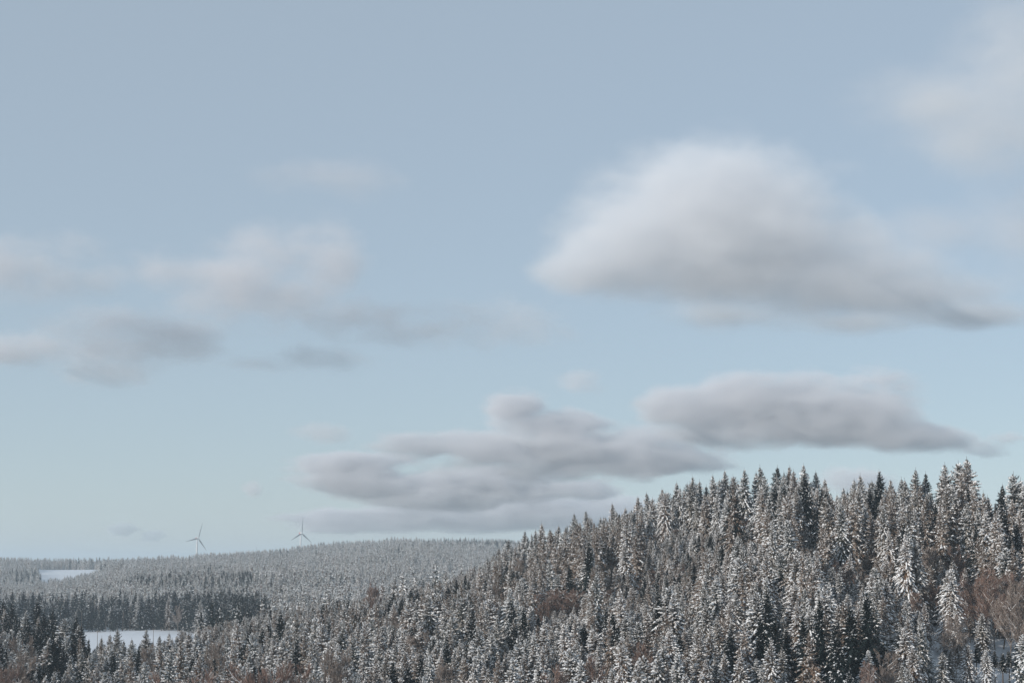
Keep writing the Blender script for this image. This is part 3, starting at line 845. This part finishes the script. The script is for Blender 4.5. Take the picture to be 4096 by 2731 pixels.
# ------------------------------------------------------------------ wind turbines
def paint(name, col, rough=.4):
    m, n, l, p = mat_nodes(name)
    nz = n.new("ShaderNodeTexNoise"); nz.inputs["Scale"].default_value = .4; nz.inputs["Detail"].default_value = 4
    mx = n.new("ShaderNodeMix"); mx.data_type = 'RGBA'
    mx.inputs["A"].default_value = (*[c * .9 for c in col], 1); mx.inputs["B"].default_value = (*col, 1)
    l.new(nz.outputs[0], mx.inputs["Factor"]); l.new(mx.outputs["Result"], p.inputs["Base Color"])
    p.inputs["Roughness"].default_value = rough
    return m
M_TOWER = paint("turbine_paint", (.64, .66, .67))
M_BLADE = paint("blade_paint", (.30, .31, .32))
M_RED = paint("red_band_paint", (.55, .05, .05))
M_WOOD = mix_material("weathered_pole_wood", (.11, .085, .065), (.18, .14, .11), 3.0)
M_INSUL = paint("insulator_glaze", (.30, .18, .12), .25)

def lathe(name, prof, mat, seg=20, axis='Z'):
    v, f = [], []
    for r_, h in prof:
        for i in range(seg):
            a = 2 * math.pi * i / seg
            v.append((r_ * math.cos(a), r_ * math.sin(a), h) if axis == 'Z' else (r_ * math.cos(a), h, r_ * math.sin(a)))
    for k in range(len(prof) - 1):
        for i in range(seg):
            j = (i + 1) % seg
            f.append((k * seg + i, k * seg + j, (k + 1) * seg + j, (k + 1) * seg + i))
    f += [tuple(range(seg))[::-1], tuple((len(prof) - 1) * seg + i for i in range(seg))]
    me = bpy.data.meshes.new(name); me.from_pydata(v, [], f)
    me.polygons.foreach_set("use_smooth", [True] * len(me.polygons)); me.materials.append(mat)
    return me

def blade_mesh(R):
    v, f = [], []
    secs = [(0.0, 1.0, 1.0), (.05, 1.0, 1.0), (.12, 1.7, .7), (.2, 2.0, .5), (.4, 1.45, .34), (.65, .95, .22), (.88, .55, .13), (.98, .3, .07), (1.0, .06, .03)]
    ns = 10
    for t, c, th in secs:
        tw = .35 * (1 - t)
        for i in range(ns):
            a = 2 * math.pi * i / ns
            x, y = c * math.cos(a) - (c - 1.0) * .35 * (1 if c > 1 else 0), th * math.sin(a)
            v.append((x * math.cos(tw) - y * math.sin(tw), x * math.sin(tw) + y * math.cos(tw), 1.6 + t * (R - 1.6)))
    for k in range(len(secs) - 1):
        for i in range(ns):
            j = (i + 1) % ns
            f.append((k * ns + i, k * ns + j, (k + 1) * ns + j, (k + 1) * ns + i))
    f.append(tuple((len(secs) - 1) * ns + i for i in range(ns)))
    me = bpy.data.meshes.new("blade"); me.from_pydata(v, [], f)
    me.polygons.foreach_set("use_smooth", [True] * len(me.polygons)); me.materials.append(M_BLADE)
    return me
BLADE = blade_mesh(42.0)
NAC = lathe("nacelle", [(.3, -5.6), (1.5, -5.1), (2.3, -3.9), (2.75, -2.0), (2.85, 0.2), (2.7, 2.0), (2.5, 3.0)], M_TOWER, 20, 'Y')
BAND = lathe("red_band", [(2.02, -4.5), (2.42, -3.85), (2.86, -2.0), (2.92, -.8)], M_RED, 20, 'Y')
HUB = lathe("hub", [(2.45, 3.05), (2.3, 4.2), (1.7, 5.6), (.8, 6.4), (.1, 6.7)], M_TOWER, 20, 'Y')
def turbine(px, hub_py, Y, theta, label, yaw=51.0):
    hx, hz = ray(px, hub_py)
    x, z1 = hx * Y, hz * Y
    z0 = float(ground(px, Y)) - 1
    h = z1 - z0
    root = bpy.data.objects.new("wind_turbine", None); COL.objects.link(root)
    root.location = (x, Y, z0)
    root.rotation_euler = (0, 0, math.pi + math.radians(yaw))                # local +Y is the rotor axis
    tag(root, label, "wind turbine", "wind turbines on the far ridge")
    obj("tower", lathe("tower", [(3.1, 0), (2.7, h * .35), (2.1, h * .75), (1.7, h - 2.6)], M_TOWER, 24), root)
    n = obj("nacelle", NAC, root, (0, 0, h)); obj("red_band", BAND, n)
    hb = obj("hub", HUB, root, (0, 0, h))
    for k in range(3):
        b = obj("blade", BLADE, hb, (0, 4.3, 0))
        b.rotation_euler = (0, math.radians(-theta - 120 * k), 0)
turbine(789, 2152, 4160, 18, "white wind turbine alone above the treeline on the left")
turbine(1203, 2132, 4160, 4, "white wind turbine with one blade straight up beside the grey cloud")
turbine(1039, 2238, 4800, -28, "sunken wind turbine showing one slanted blade above the treetops")
turbine(1095, 2244, 4800, 1, "sunken wind turbine showing one upright blade tip above the treetops")

# ------------------------------------------------------------------ poles in the lower field
for px, top, bot, Y, lab in [(400, 2518, 2600, 1010, "wooden pole left in the lower snow field"), (622, 2510, 2585, 1060, "wooden pole right in the lower snow field")]:
    x, z = u_of(px) * Y, float(ground(px, Y))
    h = ray(px, top)[1] * Y - z
    root = bpy.data.objects.new("utility_pole", None); COL.objects.link(root); root.location = (x, Y, z - .3)
    tag(root, lab, "pole", "poles in the lower snow field")
    obj("shaft", lathe("shaft", [(.19, 0), (.16, h * .6), (.13, h), (.06, h + .12)], M_WOOD, 10), root)
    arm = bpy.data.meshes.new("crossarm")
    w_, t_, zt = .85, .06, h - .55
    arm.from_pydata([(sx * w_, sy * t_ - .2, zt + sz * t_) for sx in (-1, 1) for sy in (-1, 1) for sz in (-1, 1)], [], [(0, 1, 3, 2), (4, 6, 7, 5), (0, 4, 5, 1), (2, 3, 7, 6), (0, 2, 6, 4), (1, 5, 7, 3)])
    arm.materials.append(M_WOOD)
    c = obj("crossarm", arm, root)
    for sx in (-.75, .75):
        obj("insulator", lathe("insulator", [(.05, 0), (.09, .06), (.06, .12), (.09, .18), (.03, .26)], M_INSUL, 8), c, (sx, -.2, zt + t_))

# ------------------------------------------------------------------ haze
def haze():
    a, y0, y1, z0, z1 = 28500.0, -28500.0, 28500.0, -112.5, 152.0
    v = [(x, y, z) for x in (-a, a) for y in (y0, y1) for z in (z0, z1)]
    me = bpy.data.meshes.new("haze")
    me.from_pydata(v, [], [(0, 1, 3, 2), (4, 6, 7, 5), (0, 4, 5, 1), (2, 3, 7, 6), (0, 2, 6, 4), (1, 5, 7, 3)])
    m = bpy.data.materials.new("winter_haze"); m.use_nodes = True
    n = m.node_tree.nodes; n.clear()
    out = n.new("ShaderNodeOutputMaterial"); v_ = n.new("ShaderNodeVolumePrincipled")
    v_.inputs["Color"].default_value = (.79, .915, 1.0, 1)
    v_.inputs["Density"].default_value = HAZE_DENSITY
    m.node_tree.links.new(v_.outputs[0], out.inputs["Volume"])
    m.cycles.homogeneous_volume = True
    me.materials.append(m)
    o = obj("haze", me)
    tag(o, "thin pale winter haze lying over the whole valley", None, None, "stuff")
HAZE_DENSITY = 9.2e-5
haze()
# ------------------------------------------------------------------ clouds (real volumes, far outside the haze)
def cloud_material(name, sigma, col):
    m = bpy.data.materials.new(name)
    m.use_nodes = True
    n = m.node_tree.nodes
    n.clear()
    out = n.new("ShaderNodeOutputMaterial")
    v = n.new("ShaderNodeVolumePrincipled")
    v.inputs["Color"].default_value = (*col, 1)
    v.inputs["Density"].default_value = sigma
    v.inputs["Anisotropy"].default_value = -0.1
    m.node_tree.links.new(v.outputs[0], out.inputs["Volume"])
    m.cycles.volume_sampling = 'MULTIPLE_IMPORTANCE'
    return m

def cloud(name, label, Y, blobs, depth_m, od, soft=0.35, amp=0.9, nscale=180.0, voxel=7.5, stretch=1.8, seed=0.0,
          col=(0.995, 0.985, 0.985), base=None):
    """blobs: (px, py, rx, ry[, weight]) in photograph pixels; od: optical depth through the thickest core"""
    k = Y / F
    x0 = min(b[0] - b[2] * 1.35 for b in blobs); x1 = max(b[0] + b[2] * 1.35 for b in blobs)
    y0 = min(b[1] - b[3] * 1.4 for b in blobs); y1 = max(b[1] + b[3] * 1.4 for b in blobs)
    cx, cy_ = (x0 + x1) / 2, (y0 + y1) / 2
    W, Hh = (x1 - x0) * k / 2, (y1 - y0) * k / 2
    D = depth_m * 0.7
    g = bpy.data.node_groups.new(name, 'GeometryNodeTree')
    g.interface.new_socket("Geometry", in_out='OUTPUT', socket_type='NodeSocketGeometry')
    N, L = g.nodes, g.links
    out = N.new("NodeGroupOutput")
    pos = N.new("GeometryNodeInputPosition").outputs[0]
    def math_(op, a, b=None, c=None, clamp=False):
        n = N.new("ShaderNodeMath"); n.operation = op; n.use_clamp = clamp
        for i, v in enumerate((a, b, c)):
            if v is None: continue
            if isinstance(v, (int, float)): n.inputs[i].default_value = v
            else: L.new(v, n.inputs[i])
        return n.outputs[0]
    def vec(op, a, b=None):
        n = N.new("ShaderNodeVectorMath"); n.operation = op
        for i, v in enumerate((a, b)):
            if v is None: continue
            if isinstance(v, tuple): n.inputs[i].default_value = v
            else: L.new(v, n.inputs[i])
        return n.outputs[1] if op == 'LENGTH' else n.outputs[0]
    def noise(scale, detail, rough, off, st=1.0):
        p = vec('MULTIPLY', vec('ADD', pos, (off, off * .7, off * 1.3)), (1 / st, 1 / st, 1.0))
        n = N.new("ShaderNodeTexNoise"); n.noise_dimensions = '3D'
        n.inputs["Scale"].default_value = 1.0 / scale
        n.inputs["Detail"].default_value = detail
        n.inputs["Roughness"].default_value = rough
        L.new(p, n.inputs["Vector"])
        return n.outputs[0]
    val = None
    for b in blobs:
        bx, by, rx, ry = b[:4]
        w = b[4] if len(b) > 4 else 1.0
        c = ((bx - cx) * k, 0.0, (cy_ - by) * k)
        d = vec('LENGTH', vec('MULTIPLY', vec('SUBTRACT', pos, c), (1 / (rx * k), 1 / (depth_m / 2 * min(1.0, 0.45 + ry * k / (depth_m))), 1 / (ry * k))))
        f = math_('MULTIPLY', math_('SUBTRACT', 1.0, d), w)
        val = f if val is None else math_('SMOOTH_MAX', val, f, 0.25)
    n1 = noise(nscale, 6.0, 0.6, 137.1 + seed * 911.7, stretch)
    n2 = noise(nscale * 3.1, 2.0, 0.5, 411.3 + seed * 533.1, stretch)
    nn = math_('ADD', math_('MULTIPLY', math_('SUBTRACT', n1, 0.5), amp), math_('MULTIPLY', math_('SUBTRACT', n2, 0.5), amp * 0.8))
    v = math_('ADD', val, nn)
    mr = N.new("ShaderNodeMapRange"); mr.interpolation_type = 'SMOOTHSTEP'
    mr.inputs["From Min"].default_value = 0.0; mr.inputs["From Max"].default_value = soft
    L.new(v, mr.inputs["Value"])
    # no density outside the outermost shell of the shapes
    dens = math_('MULTIPLY', mr.outputs[0], math_('MULTIPLY', math_('ADD', val, 0.26), 2.2, clamp=True))
    if base:                                    # level condensation base
        sep = N.new("ShaderNodeSeparateXYZ"); L.new(pos, sep.inputs[0])
        zb = math_('ADD', sep.outputs[2], math_('MULTIPLY', math_('SUBTRACT', n1, 0.5), base[1] * k * 2.0))
        fl = N.new("ShaderNodeMapRange"); fl.interpolation_type = 'SMOOTHSTEP'
        fl.inputs["From Min"].default_value = (cy_ - base[0]) * k - base[1] * k
        fl.inputs["From Max"].default_value = (cy_ - base[0]) * k + base[1] * k
        L.new(zb, fl.inputs["Value"])
        dens = math_('MULTIPLY', dens, fl.outputs[0])
    vc = N.new("GeometryNodeVolumeCube")
    L.new(dens, vc.inputs["Density"])
    vc.inputs["Min"].default_value = (-W, -D, -Hh)
    vc.inputs["Max"].default_value = (W, D, Hh)
    vs = voxel * k
    vc.inputs["Resolution X"].default_value = max(8, int(2 * W / vs))
    vc.inputs["Resolution Y"].default_value = max(8, int(2 * D / (vs * 2.0)))
    vc.inputs["Resolution Z"].default_value = max(8, int(2 * Hh / vs))
    sm = N.new("GeometryNodeSetMaterial")
    mat = cloud_material(name + "_vapour", od / depth_m, col)
    sm.inputs["Material"].default_value = mat
    L.new(vc.outputs[0], sm.inputs["Geometry"])
    L.new(sm.outputs[0], out.inputs[0])
    me = bpy.data.meshes.new(name)
    me.materials.append(mat)
    o = bpy.data.objects.new(name, me)
    COL.objects.link(o)
    o.location = at(cx, cy_, Y)
    md = o.modifiers.new("vapour", 'NODES'); md.node_group = g
    tag(o, label, "cloud", "clouds over the wooded hills", "stuff")
    return o

W4, W5 = (0.862, 0.868, 0.895), (0.974, 0.960, 0.952)
W1, W2, W3 = (0.955, 0.966, 0.988), (0.905, 0.903, 0.922), (0.935, 0.918, 0.930)
cloud("cumulus_cloud", "largest white domed cloud with a dark grey underside and long tapering tail", 9000,
      [(2880, 890, 620, 420), (2560, 1000, 470, 260), (2380, 1095, 330, 110), (3130, 1000, 540, 290), (2950, 1110, 660, 140),
       (3350, 1140, 600, 190), (3600, 1190, 500, 130), (3880, 1270, 380, 75, .9), (2900, 1270, 420, 60, .5), (3400, 1300, 420, 70, .6)],
      1400, 8.5, soft=0.8, amp=0.78, nscale=135, stretch=1.7, seed=1, col=W1)
cloud("flat_cloud", "flat grey cloud bank floating above the highest part of the ridge", 13000,
      [(2780, 1640, 300, 110), (3000, 1620, 400, 140), (3250, 1650, 460, 165), (3400, 1630, 400, 190), (3640, 1755, 320, 80), (3200, 1730, 660, 90)],
      1100, 8.5, soft=0.6, amp=1.25, nscale=150, stretch=2.3, seed=2, col=(0.875, 0.88, 0.905), base=(1790, 45))
cloud("towering_cloud", "grey cloud with a small tower, widest of those low over the far hill", 14000,
      [(2060, 1625, 170, 85), (2190, 1700, 280, 90), (2270, 1815, 720, 125), (2580, 1850, 460, 100), (1860, 1780, 430, 75)],
      1200, 9.0, soft=0.6, amp=1.7, nscale=150, stretch=2.7, seed=3, col=W4, base=(1945, 60))
cloud("layer_cloud", "grey ragged cloud with a hooked left end below the towering one", 15500,
      [(1420, 1855, 290, 58), (1580, 1930, 420, 70), (1900, 1950, 560, 100), (2250, 1960, 400, 60)],
      900, 10.0, soft=0.6, amp=1.7, nscale=140, stretch=3.0, seed=4, col=W4)
cloud("layer_cloud", "lowest grey cloud band, starting behind the turbine with the upright blade", 17500,
      [(1380, 2080, 330, 55), (1750, 2070, 620, 78), (2280, 2035, 520, 90)],
      1000, 11.0, soft=0.6, amp=1.5, nscale=150, stretch=3.2, seed=5, col=W4, base=(2130, 30))
cloud("faint_cloud", "faint pinkish cloud with two puffs in the middle of the left sky", 10500,
      [(880, 1150, 380, 190), (600, 1080, 290, 130), (1340, 1060, 190, 220), (1150, 1190, 460, 120), (1080, 980, 340, 150, .8)],
      800, 3.5, soft=1.3, amp=1.7, nscale=150, seed=6, col=W3)
cloud("faint_cloud", "thin grey cloud streak running from the pinkish puffs towards the big cloud", 11000,
      [(1440, 1270, 540, 120), (2060, 1310, 380, 130), (1760, 1320, 480, 100)],
      700, 3.6, soft=1.4, amp=1.7, nscale=140, seed=7, col=W2)
cloud("faint_cloud", "thin grey cloud cut by the left edge, higher of two", 10800,
      [(20, 1050, 560, 170), (300, 1110, 420, 120)], 700, 3.6, soft=1.4, amp=1.6, nscale=160, seed=8, col=W2)
cloud("faint_cloud", "small soft grey cloud below and left of the pinkish puffs", 11500,
      [(450, 1385, 430, 150), (420, 1480, 300, 90), (460, 1280, 300, 100), (700, 1330, 300, 70)], 700, 3.6, soft=1.4, amp=1.7, nscale=140, seed=9, col=W2)
cloud("faint_cloud", "thin grey cloud cut by the left edge, lower of two", 11500,
      [(20, 1405, 300, 95)], 500, 3.8, soft=1.2, amp=1.6, nscale=140, seed=10, col=W2)
cloud("faint_cloud", "small wispy cloud under the pinkish puffs", 11500,
      [(760, 1375, 230, 90), (1290, 1435, 310, 75), (1020, 1455, 190, 55)], 500, 2.0, soft=1.4, amp=1.8, nscale=140, seed=11, col=W2)
cloud("faint_cloud", "barely visible warm wisp high in the left sky above the pinkish puffs", 9000,
      [(1310, 705, 360, 95), (1470, 740, 250, 95)], 600, 1.5, soft=1.3, amp=1.6, nscale=140, seed=12, col=W3)
cloud("faint_cloud", "broad faint cream cloud filling the upper right corner", 8000,
      [(4080, 260, 480, 400), (3700, 430, 460, 200), (4000, 560, 560, 210)], 1000, 3.3, soft=1.5, amp=1.4, nscale=190, seed=13, col=W5)
cloud("faint_cloud", "faint cream veil at the right edge beside the big cloud's tail", 8500,
      [(4120, 930, 380, 380), (3800, 940, 420, 140)], 900, 2.2, soft=1.4, amp=1.6, nscale=180, seed=14, col=W3)
cloud("cloud_wisp", "small dark ragged wisp in the clear sky left of the first turbine", 17500,
      [(520, 2115, 95, 34), (600, 2140, 95, 34)], 500, 6.0, soft=0.75, amp=2.0, nscale=110, voxel=5, seed=15, col=(.80, .84, .86))
cloud("cloud_wisp", "tiny grey wisp below the ragged cloud's hooked end", 15000,
      [(1008, 1955, 50, 50)], 400, 2.0, soft=0.88, amp=1.89, nscale=90, voxel=5, seed=16, col=W2)
cloud("cloud_wisp", "small faint wisp left of the towering grey cloud", 14000,
      [(1300, 1725, 150, 52)], 500, 1.7, soft=1.00, amp=2.31, nscale=110, voxel=6, seed=17, col=W2)
cloud("cloud_wisp", "small faint wisp just right of the cloud tower", 14000,
      [(2320, 1535, 120, 66)], 500, 1.8, soft=1.00, amp=2.10, nscale=110, voxel=6, seed=18, col=W2)
cloud("cloud_wisp", "grey cloud peeping out behind the dip in the ridge trees", 16000,
      [(3420, 1925, 220, 85)], 700, 4.0, soft=0.75, amp=1.89, nscale=150, seed=19, col=W2)
cloud("cloud_wisp", "small grey wisp above the tallest ridge spruce by the right edge", 14000,
      [(3950, 1790, 140, 42), (4060, 1755, 130, 36)], 500, 2.6, soft=0.75, amp=2.21, nscale=110, voxel=6, seed=20, col=W2)
